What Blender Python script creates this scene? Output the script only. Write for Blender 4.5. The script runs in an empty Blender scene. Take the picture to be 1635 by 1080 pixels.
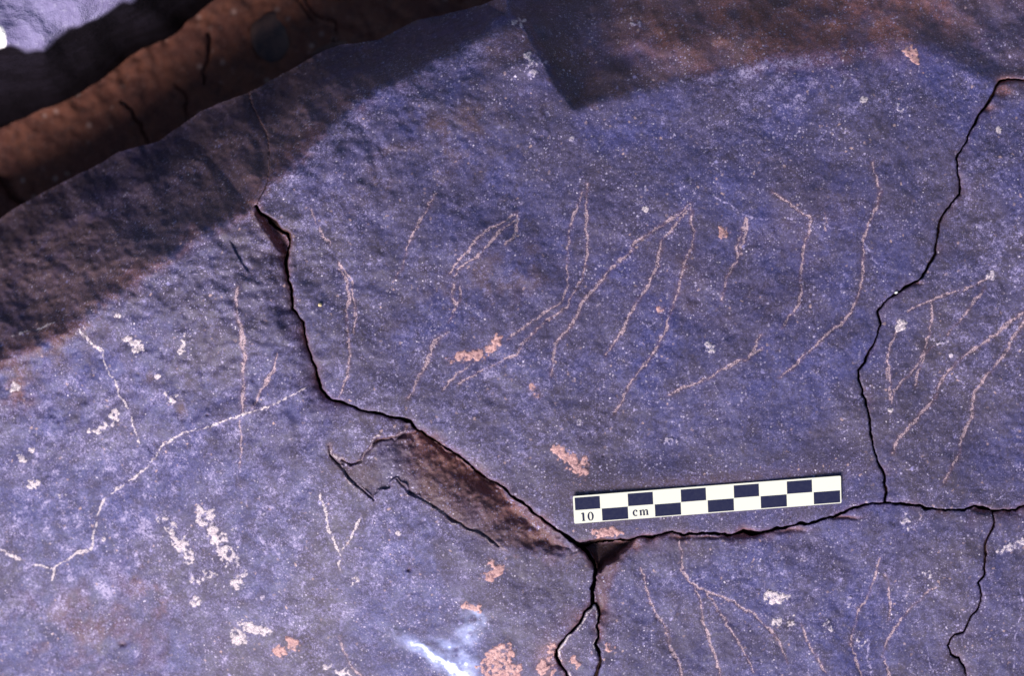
import bpy, math, random
import numpy as np
from mathutils import Vector

# ------------------------------------------------------------------ camera, sky, sun, exposure
sc = bpy.context.scene
C = sc.collection
S = 0.0002336            # metres per photo pixel at the height of the engraved face (10 cm card = 428 px)
D = 0.62                 # camera height above that face
CX, CY = 817.5, 540.0

cam_d = bpy.data.cameras.new('camera')
cam = bpy.data.objects.new('camera', cam_d); C.objects.link(cam)
cam.location = (0, 0, D)
cam.rotation_euler = (0, 0, 0)
cam_d.sensor_width = 36.0
cam_d.lens = 36.0 * D / (1635 * S)
cam_d.clip_start = 0.01; cam_d.clip_end = 200
cam_d.dof.use_dof = True
cam_d.dof.focus_distance = D - 0.002
cam_d.dof.aperture_fstop = 9.0
sc.camera = cam

SUN_EL, SUN_AZ = 33.0, 206.0       # azimuth as a compass direction, y up in the picture = north
w = bpy.data.worlds.new('World'); sc.world = w; w.use_nodes = True
nt = w.node_tree; nt.nodes.clear()
sky = nt.nodes.new('ShaderNodeTexSky'); sky.sky_type = 'NISHITA'; sky.sun_disc = False
sky.sun_elevation = math.radians(SUN_EL); sky.sun_rotation = math.radians(SUN_AZ)
sky.altitude = 300; sky.air_density = 1.0; sky.dust_density = 0.6; sky.ozone_density = 2.0
bg = nt.nodes.new('ShaderNodeBackground'); bg.inputs['Strength'].default_value = 0.075
wo = nt.nodes.new('ShaderNodeOutputWorld')
nt.links.new(sky.outputs[0], bg.inputs[0]); nt.links.new(bg.outputs[0], wo.inputs[0])

sd = bpy.data.lights.new('sun', 'SUN'); sd.energy = 4.6; sd.angle = math.radians(32); sd.color = (1.0, 0.94, 0.92)
so = bpy.data.objects.new('sun', sd); C.objects.link(so)
az, el = math.radians(SUN_AZ), math.radians(SUN_EL)
sun_dir = Vector((math.sin(az) * math.cos(el), math.cos(az) * math.cos(el), math.sin(el)))
so.rotation_euler = sun_dir.to_track_quat('Z', 'Y').to_euler()
so.location = (0, -1, 1)

sc.view_settings.view_transform = 'Standard'; sc.view_settings.look = 'None'
sc.view_settings.gamma = 1; sc.view_settings.use_curve_mapping = False
sc.view_settings.exposure = 0.58
sc.render.engine = 'CYCLES'
sc.cycles.max_bounces = 5
sc.cycles.use_denoising = True

# ------------------------------------------------------------------ numeric helpers
def spline_w(x, cell, x0, n):
    u = (x - x0) / cell
    i = np.floor(u).astype(int); f = u - i
    W = np.zeros((len(x), n), np.float32)
    r = np.arange(len(x))
    ws = ((1 - f) ** 3 / 6, (3 * f ** 3 - 6 * f ** 2 + 4) / 6, (-3 * f ** 3 + 3 * f ** 2 + 3 * f + 1) / 6, f ** 3 / 6)
    for k in range(4):
        W[r, np.clip(i + k, 0, n - 1)] += ws[k]
    return W

def noise(xs, ys, cell, seed, aspect=1.0):
    """smooth random field, unit variance, on the lattice of xs, ys"""
    rs = np.random.RandomState(seed)
    xs = np.clip(xs, -1000, 2700); ys = np.clip(ys, -900, 2000)
    cx, cy = cell * aspect, cell / aspect
    x0, y0 = xs.min() - 2 * cx, ys.min() - 2 * cy
    nx, ny = int((xs.max() - x0) / cx) + 5, int((ys.max() - y0) / cy) + 5
    L = rs.randn(ny, nx).astype(np.float32)
    return (spline_w(ys, cy, y0, ny) @ L @ spline_w(xs, cx, x0, nx).T) / 0.48

def fbm(xs, ys, cell, seed, octs=4, gain=0.5, aspect=1.0):
    o = 0; a = 1; t = 0
    for k in range(octs):
        o = o + a * noise(xs, ys, cell / 2 ** k, seed + 31 * k, aspect); t += a * a; a *= gain
    return o / math.sqrt(t)

def sst(a, b, x):
    t = np.clip((x - a) / (b - a), 0, 1)
    return t * t * (3 - 2 * t)

def seg_dist(X, Y, pts, vals=None):
    """distance to a polyline and, at the nearest point, the interpolated value"""
    best = np.full(X.shape, 1e9, np.float32); val = np.zeros(X.shape, np.float32)
    n = len(pts)
    L = [0.0]
    for k in range(n - 1):
        L.append(L[-1] + math.hypot(pts[k + 1][0] - pts[k][0], pts[k + 1][1] - pts[k][1]))
    if vals is None: vals = [l / L[-1] for l in L]
    for k in range(n - 1):
        ax, ay = pts[k]; bx, by = pts[k + 1]
        dx, dy = bx - ax, by - ay
        q = dx * dx + dy * dy + 1e-9
        t = np.clip(((X - ax) * dx + (Y - ay) * dy) / q, 0, 1)
        d = np.hypot(X - ax - t * dx, Y - ay - t * dy)
        m = d < best
        best[m] = d[m]; val[m] = (vals[k] + t * (vals[k + 1] - vals[k]))[m]
    return best, val

def inside(X, Y, poly):
    r = np.zeros(X.shape, bool)
    n = len(poly)
    for k in range(n):
        x1, y1 = poly[k]; x2, y2 = poly[(k + 1) % n]
        if y1 == y2: continue
        c = ((y1 > Y) != (y2 > Y)) & (X < (x2 - x1) * (Y - y1) / (y2 - y1) + x1)
        r ^= c
    return r

def sdf(X, Y, poly):
    d, _ = seg_dist(X, Y, list(poly) + [poly[0]])
    return np.where(inside(X, Y, poly), -d, d)

# ------------------------------------------------------------------ traced lines (photo pixels)
STEP = 1.25
GAPL = [(410,328),(417,338),(433,352),(449,364),(462,374),(463,388),(457,410),(459,435),(464,459),(469,477),(467,493),(477,501),(484,514),(487,533),(492,554),(498,574),(505,589),(506,603),(512,619),(522,632),(535,638),(558,647),(580,655),(600,659),(622,666),(644,669),(656,675),(668,688),(685,697),(706,711),(730,726),(747,738),(765,754),(785,767),(806,779),(826,797),(844,811),(862,825),(882,841),(903,855),(925,871)]
GAPL_W = [2,4,7,8,6,5,4,3.2,2.6,2.4,2.4,2.4,2.2,2.2,2.2,2.2,3.0,4.2,4.0,3.6,3,2.4,2,2,2.6,5,6,4,2.8,2.4,2.2,2.2,2.2,2.4,2.4,2.4,2.6,2.8,3,3.4,3.6]
FAINT = [(410,328),(424,300),(429,275),(431,247),(426,215),(408,180),(396,146),(380,90)]
BOT = [(925,871),(944,867),(963,864),(976,864),(992,862),(1014,861),(1038,858),(1060,852),(1069,850),(1092,853.5),(1117,852),(1145,851),(1160,855),(1173,852),(1187,848),(1204,853),(1218,851),(1240,844),(1261,840),(1285,836),(1310,831),(1338,822),(1356,812),(1380,806.5),(1414,803),(1433,805),(1458,807),(1475,811),(1496,813),(1521,814),(1539,813),(1556,809),(1570,811),(1585,816)]
BOT_W = [4,4,4,4,3,2.6,2,2,2.2,2.6,2,2.2,2,3,4.5,3,1.8,2,2.6,3,2.4,2,2,1.7,1.8,1.6,1.5,1.8,2,2.2,2.6,3.6,3,2]
BOT2 = [(1585,816),(1605,814),(1620,815),(1634,807),(1700,780),(1900,760),(2600,700)]
RIGHT = [(1414,803),(1414.5,781),(1410,760),(1401,735),(1394,712),(1392,700),(1388,670),(1382,640),(1373,617),(1369,593),(1378,580),(1388,563),(1398,543),(1404,520),(1401,497),(1412,483),(1428,470),(1448,457),(1465,447),(1478,435),(1483,420),(1492,405),(1497,380),(1501,353),(1505,343),(1520,323),(1532,312),(1533,283),(1528,253),(1530,245),(1540,230),(1548,210),(1558,190),(1572,170),(1585,150),(1597,128)]
RIGHT_W = [1.8,1.6,1.7,1.6,1.5,1.5,1.5,1.6,1.6,1.6,1.7,1.7,1.7,1.7,1.7,1.8,2.2,3.2,2.4,2,1.8,1.7,1.7,1.7,1.7,1.8,2,1.8,1.6,1.6,2,2,2.2,3.2,4.5,2.2]
TOPR = [(1597,128),(1608,126),(1635,127),(1750,140),(2600,170)]
DOWN1 = [(925,871),(938,884),(949,899),(951,911),(950,926),(947,942),(945,957),(945,966)]
DOWN1_W = [4,4,3.5,3.5,4.2,4.8,4.6,3]
SLIV_L = [(945,966),(932,983),(924,993),(915,1005),(905,1017),(893,1030),(888,1038),(890,1050),(896,1063),(905,1076),(918,1100),(932,1150)]
SLIV_L_W = [2.4,2.6,2.4,2.6,2.6,3,4,4,3,2.6,2.5,2]
SLIV_R = [(945,966),(951,966),(955,975),(956,988),(953,1003),(956,1017),(951,1029),(956,1044),(958,1058),(954,1075),(948,1105),(932,1150)]
SLIV_R_W = [2,2,2,2,2,2,2.2,2,2.4,3.5,5,2]
LOW = [(932,1150),(925,1250),(940,1500),(930,2600)]
DOWN3 = [(1585,816),(1586,824),(1585,838),(1581,851),(1573,865),(1574,886),(1571.5,907.5),(1568.5,921),(1561.5,932),(1567,950),(1563,971),(1549,988),(1538.6,1009),(1521,1018),(1513,1031),(1517,1046),(1531,1052),(1540,1066),(1543,1079),(1540,1130),(1565,1500),(1560,2600)]
DOWN3_W = [1.8,1.8,1.8,1.6,1.6,1.5,1.5,1.6,2,1.5,1.4,1.3,1.0,.8,.8,.8,.8,.8,.8,.8,.8,.8]

RIDGE_A = [(-900,800),(-150,640),(0,580),(60,555),(123,517),(160,487),(200,463),(233,433),(267,410),(300,387),(333,367),(367,350),(404,334),(412,322),(430,293),(467,257),(500,227),(533,200),(567,170),(607,143),(650,123),(690,98),(733,80),(767,57),(793,33),(812,26)]
EDGE = [(-900,640),(-300,470),(0,350),(20,334),(43,320),(73,303),(133,273),(160,260),(187,243),(233,230),(253,224),(290,200),(320,177),(360,160),(393,147),(420,135),(450,117),(497,90),(543,72),(600,60),(633,43),(667,28),(717,17),(767,5),(830,-12),(1000,-70),(1300,-170),(2600,-420)]
T_LINE = [(812,26),(840,48),(858,80),(873,108),(892,142),(912,170),(950,160),(1000,149),(1060,136),(1120,122),(1180,110),(1230,95),(1300,88),(1380,72),(1440,62),(1500,88),(1550,116),(1597,130),(1680,150),(2600,260)]
BOULDER_TOP = [(-700,110),(-150,92),(0,80),(33,78),(67,74),(87,58),(110,48),(140,38),(167,22),(187,12),(207,0),(260,-50),(500,-300),(500,-900),(-900,-900),(-900,110)]
BOULDER_FOOT = [(-700,420),(-150,265),(0,212),(50,190),(93,170),(133,147),(167,127),(200,100),(233,80),(273,60),(300,37),(333,10),(345,0),(390,-50),(640,-300),(700,-900),(-900,-900),(-900,420)]

DARK = 1
# engraved lines: (slab, half width, strength, tone, points)   tone: p pecked pink, b pale bluish, v cream vein
SCR = [
 ('m',1.2,.9,'p',[(937,293),(935,333),(937,350),(937,393),(934,423),(928,450),(913,473),(907,488),(893,502),(870,515),(850,533),(833,553),(825,567),(803,572),(797,580),(777,588),(753,600),(733,613)]),
 ('m',1.1,.7,'p',[(930,308),(913,353),(908,383),(905,417),(906,460),(902,472),(898,482),(877,493),(853,513),(830,528),(810,543)]),
 ('m',1.5,1,'p',[(1102,325),(1087,340),(1063,357),(1040,370),(1013,390),(1003,407),(973,430),(957,453),(940,473),(928,487),(923,503),(907,527),(887,550),(883,577),(879,602)]),
 ('m',1.3,.9,'p',[(1099,334),(1082,353),(1072,370),(1058,383),(1052,413),(1042,443),(1033,463),(1017,483),(1003,510),(992,533),(977,553),(968,568)]),
 ('m',1.4,.95,'p',[(1102,328),(1103,353),(1108,370),(1105,397),(1093,420),(1087,443),(1082,467),(1073,493),(1063,527),(1047,557),(1030,583),(1010,607),(997,630),(982,660)]),
 ('m',1.4,.9,'p',[(1190,347),(1188,357),(1183,377),(1178,400),(1177,417),(1167,430),(1158,453),(1153,480)]),
 ('m',1.1,.9,'p',[(1191,350),(1192,362),(1188,383),(1182,407)]),
 ('m',1.2,.85,'p',[(1217,535),(1205,557),(1195,573),(1180,578),(1153,590),(1133,602),(1113,612),(1093,618),(1067,630)]),
 ('m',1.0,.7,'p',[(1219,556),(1200,568),(1192,575)]),
 ('m',1.2,.85,'p',[(1233,305),(1255,320),(1275,337),(1293,348),(1295,352),(1290,370),(1283,390),(1282,420),(1277,440),(1280,463),(1277,483),(1265,500),(1248,523)]),
 ('m',1.3,.95,'p',[(1392,260),(1397,283),(1406,307),(1400,330),(1388,357),(1378,383),(1378,417),(1377,447),(1368,477),(1358,500),(1342,517),(1322,532),(1305,550),(1287,567),(1272,583),(1245,602)]),
 ('m',.9,.55,'b',[(1360,370),(1382,390),(1395,417),(1412,433),(1418,452)]),
 ('m',1.1,.7,'p',[(696,308),(680,335),(673,350),(660,370),(650,397),(643,423),(632,444)]),
 ('m',1.2,.9,'p',[(825,338),(810,350),(773,370),(753,393),(733,417),(717,438)]),
 ('m',1.2,.8,'p',[(822,352),(800,366),(783,387),(760,410),(737,427),(725,440)]),
 ('m',1.0,.8,'p',[(826,342),(826,372),(808,389)]),
 ('m',1.1,.8,'p',[(725,453),(720,477),(729,490),(718,514)]),
 ('m',1.0,.7,'p',[(735,457),(733,480),(723,500)]),
 ('m',1.8,.85,'p',[(715,531),(700,540),(690,553),(687,573),(673,593),(662,617),(652,637)]),
 ('m',1.1,.7,'p',[(762,575),(750,583),(727,600),(707,623)]),
 ('m',1.0,.85,'p',[(542,420),(553,437),(563,453),(565,483),(567,507),(565,535)]),
 ('m',1.1,.9,'p',[(541,428),(556,455),(559,477),(553,497),(554,523),(557,550),(558,577),(555,600),(543,635)]),
 ('m',1.0,.6,'p',[(497,335),(515,375),(527,392)]),
 ('m',.9,.5,'b',[(1140,310),(1175,335),(1200,348),(1240,350),(1300,352),(1345,368)]),
 ('m',.9,.5,'p',[(1317,340),(1320,368)]),
 ('m',.9,.5,'b',[(1022,492),(1026,515),(1035,524),(1047,515)]),
 ('r',1.1,.75,'p',[(1582,443),(1548,460),(1508,470),(1488,480),(1448,497)]),
 ('r',1.1,.8,'p',[(1489,483),(1487,517),(1477,550),(1472,577),(1463,603),(1460,619)]),
 ('r',1.2,.7,'p',[(1572,460),(1552,487),(1535,510),(1513,534)]),
 ('r',1.1,.75,'p',[(1490,551),(1472,570),(1458,590),(1442,610),(1428,623),(1422,645)]),
 ('r',1.1,.8,'p',[(1430,531),(1422,553),(1416,577),(1417,605)]),
 ('r',1.0,.7,'p',[(1418,580),(1423,612),(1420,640)]),
 ('r',1.4,.9,'p',[(1640,497),(1615,510),(1595,530),(1572,547),(1548,563),(1528,580),(1508,600),(1495,623),(1488,643),(1472,660),(1455,680),(1432,703),(1425,724)]),
 ('r',1.4,.9,'p',[(1640,508),(1618,537),(1612,550),(1610,560),(1592,580),(1572,607),(1555,630),(1552,663),(1540,687),(1533,707),(1533,725),(1521,746),(1505,772)]),
 ('r',1.0,.6,'b',[(1640,765),(1612,784),(1588,800)]),
 ('b',1.2,.85,'p',[(1025,909),(1030,932),(1039,964),(1051,988),(1067,1009),(1069,1034),(1081,1055),(1088,1082)]),
 ('b',1.1,.85,'p',[(1084,862),(1088,883),(1088,911),(1102,929),(1123,943),(1148,953),(1173,965),(1197,980),(1217,993),(1232,1010),(1248,1032),(1259,1061)]),
 ('b',1.1,.85,'p',[(1108,934),(1118,960),(1122,992),(1134,1024),(1143,1048),(1151,1082)]),
 ('b',1.1,.8,'p',[(1126,945),(1148,978),(1169,1010),(1187,1038),(1204,1076)]),
 ('b',1.0,.8,'p',[(1278,995),(1290,1027),(1305,1052),(1319,1075)]),
 ('b',1.2,.8,'p',[(1404,893),(1398,922),(1387,950),(1370,978),(1363,1002),(1358,1031),(1366,1052),(1376,1082)]),
 ('b',1.0,.65,'p',[(1413,915),(1421,946),(1422,978),(1418,990)]),
 ('b',1.1,.7,'p',[(1496,937),(1475,950),(1451,974),(1430,1002),(1415,1024),(1410,1048),(1420,1082)]),
 ('b',1.0,.6,'b',[(1389,1016),(1385,1045),(1391,1080)]),
 ('b',1.0,.6,'b',[(1484,999),(1480,1038),(1490,1082)]),
 ('b',.9,.45,'b',[(1104,930),(1130,922),(1160,903)]),
 ('f',1.1,.6,'b',[(1626,928),(1633,957),(1628,992),(1621,1024),(1619,1080)]),
 ('l',1.7,1,'p',[(378,458),(377,483),(380,510),(387,537),(391,567),(388,597),(388,627),(388,660)]),
 ('l',1.3,1,'v',[(492,617),(460,635),(433,647),(407,655),(388,663),(353,673),(327,683),(293,693),(263,708),(246,728),(228,754),(200,772),(172,793),(160,809),(155,830),(149,855),(146,878),(123,883),(109,893),(86,907),(84,925)]),
 ('l',1.2,.7,'v',[(86,908),(53,902),(28,892),(-4,874)]),
 ('l',1.2,.85,'v',[(120,517),(133,537),(163,563),(170,587),(183,607),(193,633),(207,653),(213,680),(223,709)]),
 ('l',1.2,.6,'v',[(-5,545),(33,532),(67,523),(93,513),(115,498)]),
 ('l',1.1,.8,'p',[(442,567),(437,590),(423,613),(410,640),(402,652)]),
 ('l',1.4,.9,'v',[(512,790),(512,797),(518,811),(523,844),(534,864),(543,885),(541,900),(544,912)]),
 ('l',1.1,.75,'v',[(576,824),(565,847),(558,864),(547,880)]),
 ('l',1.2,.7,'p',[(542,1016),(551,1045),(560,1064),(579,1080)]),
 ('l',1.0,.6,'p',[(383,670),(385,721),(382,753)]),
]
# crusts: (slab, tone, [(x, y, rx, ry, angle), ...])    tone: s salmon, c cream, w white
CRU = [
 ('m','s',[(742,573,20,8,-8),(752,568,18,8,-15),(768,561,9,5,-25),(785,556,13,7,-30),(792,545,8,9,0)]),
 ('m','s',[(892,722,11,7,15),(912,733,15,9,35),(934,742,11,14,0),(920,750,12,6,20)]),
 ('m','s',[(970,853,17,6,0)]),
 ('m','s',[(1454,80,8,13,0),(1464,100,5,8,-20)]),
 ('m','c',[(1378,159,5.5,6,0)]),
 ('m','w',[(1440,172,10,4.5,-5)]),
 ('m','w',[(1532,187,3.5,3.5,0)]),
 ('m','s',[(1055,495,5.5,6,0)]),
 ('m','c',[(1011,352,0.1,.1,0),(1029,334,5,5,0)]),
 ('m','w',[(824,36,10,5,20),(836,50,7,10,-30)]),
 ('m','w',[(868,98,5,9,-40),(848,112,11,16,0),(846,88,6,4,0)]),
 ('m','w',[(1018,33,9,12,-30)]),
 ('m','w',[(912,222,4.5,4.5,0)]),
 ('m','w',[(1133,554,6,7,20)]),
 ('m','w',[(1066,704,7,6,0),(1085,702,4.5,4.5,0)]),
 ('m','w',[(925,676,4.5,6,10)]),
 ('m','s',[(850,620,4,6,15),(857,632,5,4,0)]),
 ('m','s',[(1185,349,0.1,.1,0),(1155,375,8,9,0)]),
 ('m','w',[(479,437,7,5,30),(473,427,5,5,0)]),
 ('r','c',[(1593,207,5.5,6,0)]),
 ('r','c',[(1437,519,7,8,0)]),
 ('r','c',[(1422,656,4,4,0)]),
 ('r','w',[(1510,552,11,8,30),(1523,568,5,9,-20)]),
 ('r','w',[(1538,587,4.5,4,0)]),
 ('r','w',[(1446,657,0.1,.1,0),(1582,441,7,7,0)]),
 ('b','c',[(1235,955,14,10,10),(1250,957,11,4,5)]),
 ('b','c',[(1263,996,8,8,0),(1243,992,8,4,-10)]),
 ('b','w',[(1327,1001,8,5,20)]),
 ('b','w',[(1370,1029,7,6,0)]),
 ('b','w',[(1446,833,6,10,0)]),
 ('b','w',[(1486,920,8,4.5,0)]),
 ('b','s',[(970,1036,8,6,-10)]),
 ('b','w',[(1357,960,7,8,0)]),
 ('f','w',[(1625,868,12,8,-20),(1608,878,10,4,-30)]),
 ('v','s',[(918,1057,7,6,10),(924,1061,5,4,0)]),
 ('l','s',[(797,1047,17,12,-10),(785,1066,22,12,0),(815,1070,16,11,20),(808,1040,10,9,0),(800,1085,30,14,0)]),
 ('l','s',[(786,899,5,7,0),(781,921,9,6,10),(796,916,10,7,-50),(803,906,5,5,0)]),
 ('l','s',[(742,967,9,5,20),(757,974,11,5,12)]),
 ('l','s',[(880,1042,10,13,10),(872,1068,13,14,0)]),
 ('l','w',[(257,829,6,6,0),(276,843,8,8,30),(284,860,8,14,-25),(291,875,10,14,-25),(300,888,10,10,-20)]),
 ('l','w',[(318,812,7,10,-30),(328,828,10,14,-30),(342,850,9,16,-30),(356,874,13,18,-30),(372,896,13,18,-25),(382,916,12,12,0),(379,931,12,7,0)]),
 ('l','w',[(318,927,12,6,-15),(330,922,8,5,0)]),
 ('l','c',[(380,1018,8,13,-40),(393,1026,6,6,0)]),
 ('l','c',[(402,1004,14,6,28),(416,1010,8,5,20)]),
 ('l','s',[(449,1040,7,5,10),(470,1030,13,8,20)]),
 ('l','w',[(419,955,5.5,5,0)]),
 ('l','c',[(24,619,7,7,0)]),
 ('l','w',[(311,960,8,8,0)]),
 ('l','w',[(250,602,3.8,4,0)]),
 ('l','w',[(278,640,3,12,-25),(274,634,6,5,0)]),
 ('l','w',[(176,680,4,8,-40),(163,684,14,4,-15),(181,667,4,9,10)]),
 ('l','c',[(213,547,9,5,20),(225,556,6,5,0),(292,549,4,9,0),(187,503,5,5,0)]),
 ('l','w',[(565,930,7,5,0),(563,1043,0.1,.1,0),(549,1075,7,10,0),(532,1070,7,5,0)]),
 ('l','w',[(635,852,4.5,4.5,0)]),
 ('l','w',[(166,862,4.5,4.5,30)]),
 ('l','c',[(50,775,7,6,0),(38,735,5,5,0),(53,720,4,4,0),(95,790,4,3,0)]),
]

# ------------------------------------------------------------------ the grid
def axis(a, b, step, far, growth=1.12, maxstep=60):
    core = list(np.arange(a, b + step * .5, step))
    s = step; v = core[-1]; right = []
    while v < b + far:
        s = min(s * growth, maxstep); v += s; right.append(v)
    s = step; v = core[0]; left = []
    while v > a - far:
        s = min(s * growth, maxstep); v -= s; left.append(v)
    return np.array(left[::-1] + core + right, np.float64)

xs = axis(-40, 1675, STEP, 850); ys = axis(-40, 1120, STEP, 750)
X, Y = np.meshgrid(xs, ys)
X = X.astype(np.float32); Y = Y.astype(np.float32)
# the lines wander a little where they are traced
inz = 1.0
wx = 1.5 * noise(xs, ys, 9, 1) + .8 * noise(xs, ys, 4, 2)
wy = 1.5 * noise(xs, ys, 9, 3) + .8 * noise(xs, ys, 4, 4)
XW = X + .55 * wx; YW = Y + .55 * wy

def rng(a, lo, hi): return slice(max(0, np.searchsorted(a, lo)), min(len(a), np.searchsorted(a, hi)))
def box_of(pts, pad):
    px = [p[0] for p in pts]; py = [p[1] for p in pts]
    return rng(ys, min(py) - pad, max(py) + pad), rng(xs, min(px) - pad, max(px) + pad)

# labels
main_poly = GAPL + BOT[1:25] + RIGHT[1:] + TOPR[1:] + [(2600,-2000),(380,-2000)] + FAINT[::-1][:-1]
right_poly = RIGHT + TOPR[1:] + BOT2[::-1] + BOT[24:-1][::-1]
far_poly = BOT2 + [(2600,2600)] + DOWN3[::-1][:-1]
bot_poly = BOT + DOWN3[1:] + LOW[::-1] + SLIV_R[::-1][1:] + DOWN1[::-1][1:-1]
sliv_poly = SLIV_L + SLIV_R[::-1][1:-1]
names = ['l', 'm', 'r', 'f', 'b', 'v']
lab_fn = lambda A, B: np.select([inside(A, B, sliv_poly), inside(A, B, bot_poly), inside(A, B, far_poly), inside(A, B, right_poly), inside(A, B, main_poly)], [5, 4, 3, 2, 1], 0)
xc = (xs[1:] + xs[:-1]) / 2; yc = (ys[1:] + ys[:-1]) / 2
XcW = (XW[1:, 1:] + XW[:-1, :-1]) / 2; YcW = (YW[1:, 1:] + YW[:-1, :-1]) / 2
CL = lab_fn(XcW, YcW)            # slab of each cell
VL = lab_fn(XW, YW)              # slab of each vertex

# outline of the boulder against the soil
edge_poly = EDGE + [(2600, 3000), (-900, 3000)]
Xs2, Ys2 = X + 1.8 * noise(xs, ys, 40, 11) + .4 * noise(xs, ys, 10, 12), Y + 1.8 * noise(xs, ys, 40, 13) + .4 * noise(xs, ys, 10, 14)
E = sdf(Xs2, Ys2, edge_poly)     # negative on the rock
gx = np.gradient(E, xs, axis=1); gy = np.gradient(E, ys, axis=0)
gn = np.hypot(gx, gy) + 1e-6

# --- big shape
soft = lambda d, r: r * np.logaddexp(0, d / r)
wide_x = X + 6 * fbm(xs, ys, 60, 21, 3); wide_y = Y + 6 * fbm(xs, ys, 60, 22, 3)
polyA = RIDGE_A + [(812,-2500),(-900,-2500)]
dA = -sdf(wide_x * .3 + XW * .7, wide_y * .3 + YW * .7, polyA)        # > 0 on the upper left slope
polyT = T_LINE + [(2600,-2500),(812,-2500)]
dT = -sdf(wide_x * .5 + XW * .5, wide_y * .5 + YW * .5, polyT)
Z = np.zeros_like(X)
slopeA = 1.45 + .5 * sst(380, 460, X)
Z -= slopeA * S * soft(dA, 3)
Z += 0.006 * np.exp(-((X - 560) ** 2 + (Y - 200) ** 2) / 200 ** 2) * sst(0, 40, dA) * 0
# extra roll-over near the soil
Z -= 0.010 * sst(-60, 0, E)
slopeT = 0.48 + 0.66 * sst(1060, 880, X) - .2 * sst(1300, 1500, X)
Z -= slopeT * S * soft(dT, 4)
Z -= 0.0035 * sst(-2, 16, dT) * sst(1010, 880, X)                    # the notch is a clean step
FAC = [(650,126),(700,96),(740,72),(775,46),(812,24),(845,52),(862,78),(820,98),(780,116),(745,134),(705,153),(678,143)]
dF = -sdf(XW + .3 * (wide_x - X), YW + .3 * (wide_y - Y), FAC)
lf = (wide_x - 700) * -.35 + (150 - .6 * YW - .4 * wide_y) * .94
Z -= .55 * S * 45 * (1 - np.exp(-soft(lf, 3) / 45)) * sst(640, 690, X) * sst(880, 835, X)
# gentle fall of the left slab towards the lower left corner
dl = ((600 - X) * .62 + (Y - 640) * .62)
Z -= 0.50 * S * (soft(dl - 60, 70) - soft(dl - 660, 50))
Z -= np.where(VL == 0, .0022, 0) * 1.0
Z -= np.where(VL == 4, .0008, 0) + np.where(VL == 3, .0013, 0) + np.where(VL == 2, .0003, 0) + np.where(VL == 5, .0012, 0)
dy_ = Y - 640
Z -= S * .12 / 1000 * np.where(dy_ < 0, np.maximum(dy_, -900) ** 2, .6 * np.minimum(dy_, 900) ** 2)
# long range lift to the right bottom
Z -= 0.10 * S * soft((X - 1350) * .6 + (Y - 820) * .8, 80)
# slabs outside the frame fall to the ground
fall = np.maximum(0, np.maximum(np.maximum(X - 2000, -740 - X), Y - 1450))
Z -= .00022 * fall + 6e-7 * fall ** 2

flat = 1 - sst(60, 0, np.maximum(np.abs(X - 1129) - 235, np.abs(Y - (797 - (X - 1129) * .076)) - 30)) * .93
Z += flat * (.0011 * fbm(xs, ys, 190, 41, 2) + .00042 * fbm(xs, ys, 60, 42, 3))
rough = .6 + 1.5 * sst(620, 360, X) * sst(330, 420, Y) * sst(800, 600, Y) + 1.0 * sst(1000, 500, X) * sst(600, 200, Y)
Z += flat * rough * (.00026 * fbm(xs, ys, 26, 43, 3, .55, .9))
Z += flat * .00005 * noise(xs, ys, 5, 44)
Z += flat * rough * .00010 * fbm(xs, ys, 12, 45, 2, .6, 1.25)
# lumps on the upper left slope
Z += sst(0, 60, dA) * (.0013 * fbm(xs, ys, 95, 46, 3) + .0004 * fbm(xs, ys, 28, 47, 3))
Z += sst(0, 60, dT) * (.0014 * fbm(xs, ys, 90, 48, 3) + .0003 * fbm(xs, ys, 18, 49, 2))

# left slab drops towards the open gap on its right
sl, vv = box_of(GAPL[:24], 120)
q = (slice(sl.start, sl.stop), slice(vv.start, vv.stop))
d, _ = seg_dist(X[q], Y[q], GAPL[:24])
Z[q] -= np.where(VL[q] == 0, .0050 * np.exp(-d / 26) * sst(330, 400, Y[q]) * sst(665, 600, Y[q]), 0)
# small raised lip left of the gap: a thin flake edge
for pts, dep in (([(366,383),(374,400),(385,420),(400,440)], .0012),):
    sl, vv = box_of(pts, 60); q = (sl, vv)
    d, t = seg_dist(XW[q], YW[q], pts)
    side = (X[q] - np.interp(Y[q], [p[1] for p in pts], [p[0] for p in pts]))
    Z[q] -= dep * sst(-1, 3, side) * np.exp(-np.maximum(side, 0) / 22) * sst(383 - 4, 390, Y[q]) * sst(440, 425, Y[q])

# attributes: peck, rust, bloom, crack / salmon, cream, painted sheen, brown
peck = np.zeros_like(X); rust = np.zeros_like(X); bloom = np.zeros_like(X); crack = np.zeros_like(X)
salm = np.zeros_like(X); cream = np.zeros_like(X); painted_sheen = np.zeros_like(X); brown = np.zeros_like(X)

# --- the spalled hollow below the gap
HOL = [(524,713),(533,731),(547,750),(562,767),(577,782),(597,801),(606,790),(618,782),(627,768),(636,765),(644,778),(662,791),(686,806),(709,820),(727,832),(744,844),(768,853),(785,864),(815,880),(860,893),(905,893),(930,880),(903,855),(862,825),(806,779),(747,738),(706,711),(668,686),(650,692),(627,698),(606,703),(592,714),(581,726),(575,738),(560,742),(545,735)]
q = (rng(ys, 640, 930), rng(xs, 480, 980))
hx, hy = X[q] + 1.4 * wx[q], Y[q] + 1.4 * wy[q]
hd = -sdf(hx, hy, HOL)
dC, tC = seg_dist(hx, hy, GAPL[24:])
in_left = VL[q] == 0
edge_soft = 3.0 + 26 * sst(760, 880, X[q])
hollow = sst(0, 1, hd / edge_soft) * in_left
depth = .0011 + .0062 * np.exp(-(dC / 34.0) ** 1.5) * sst(655, 700, Y[q]) - .0006 * sst(700, 900, X[q])
Z[q] -= hollow * depth
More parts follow.
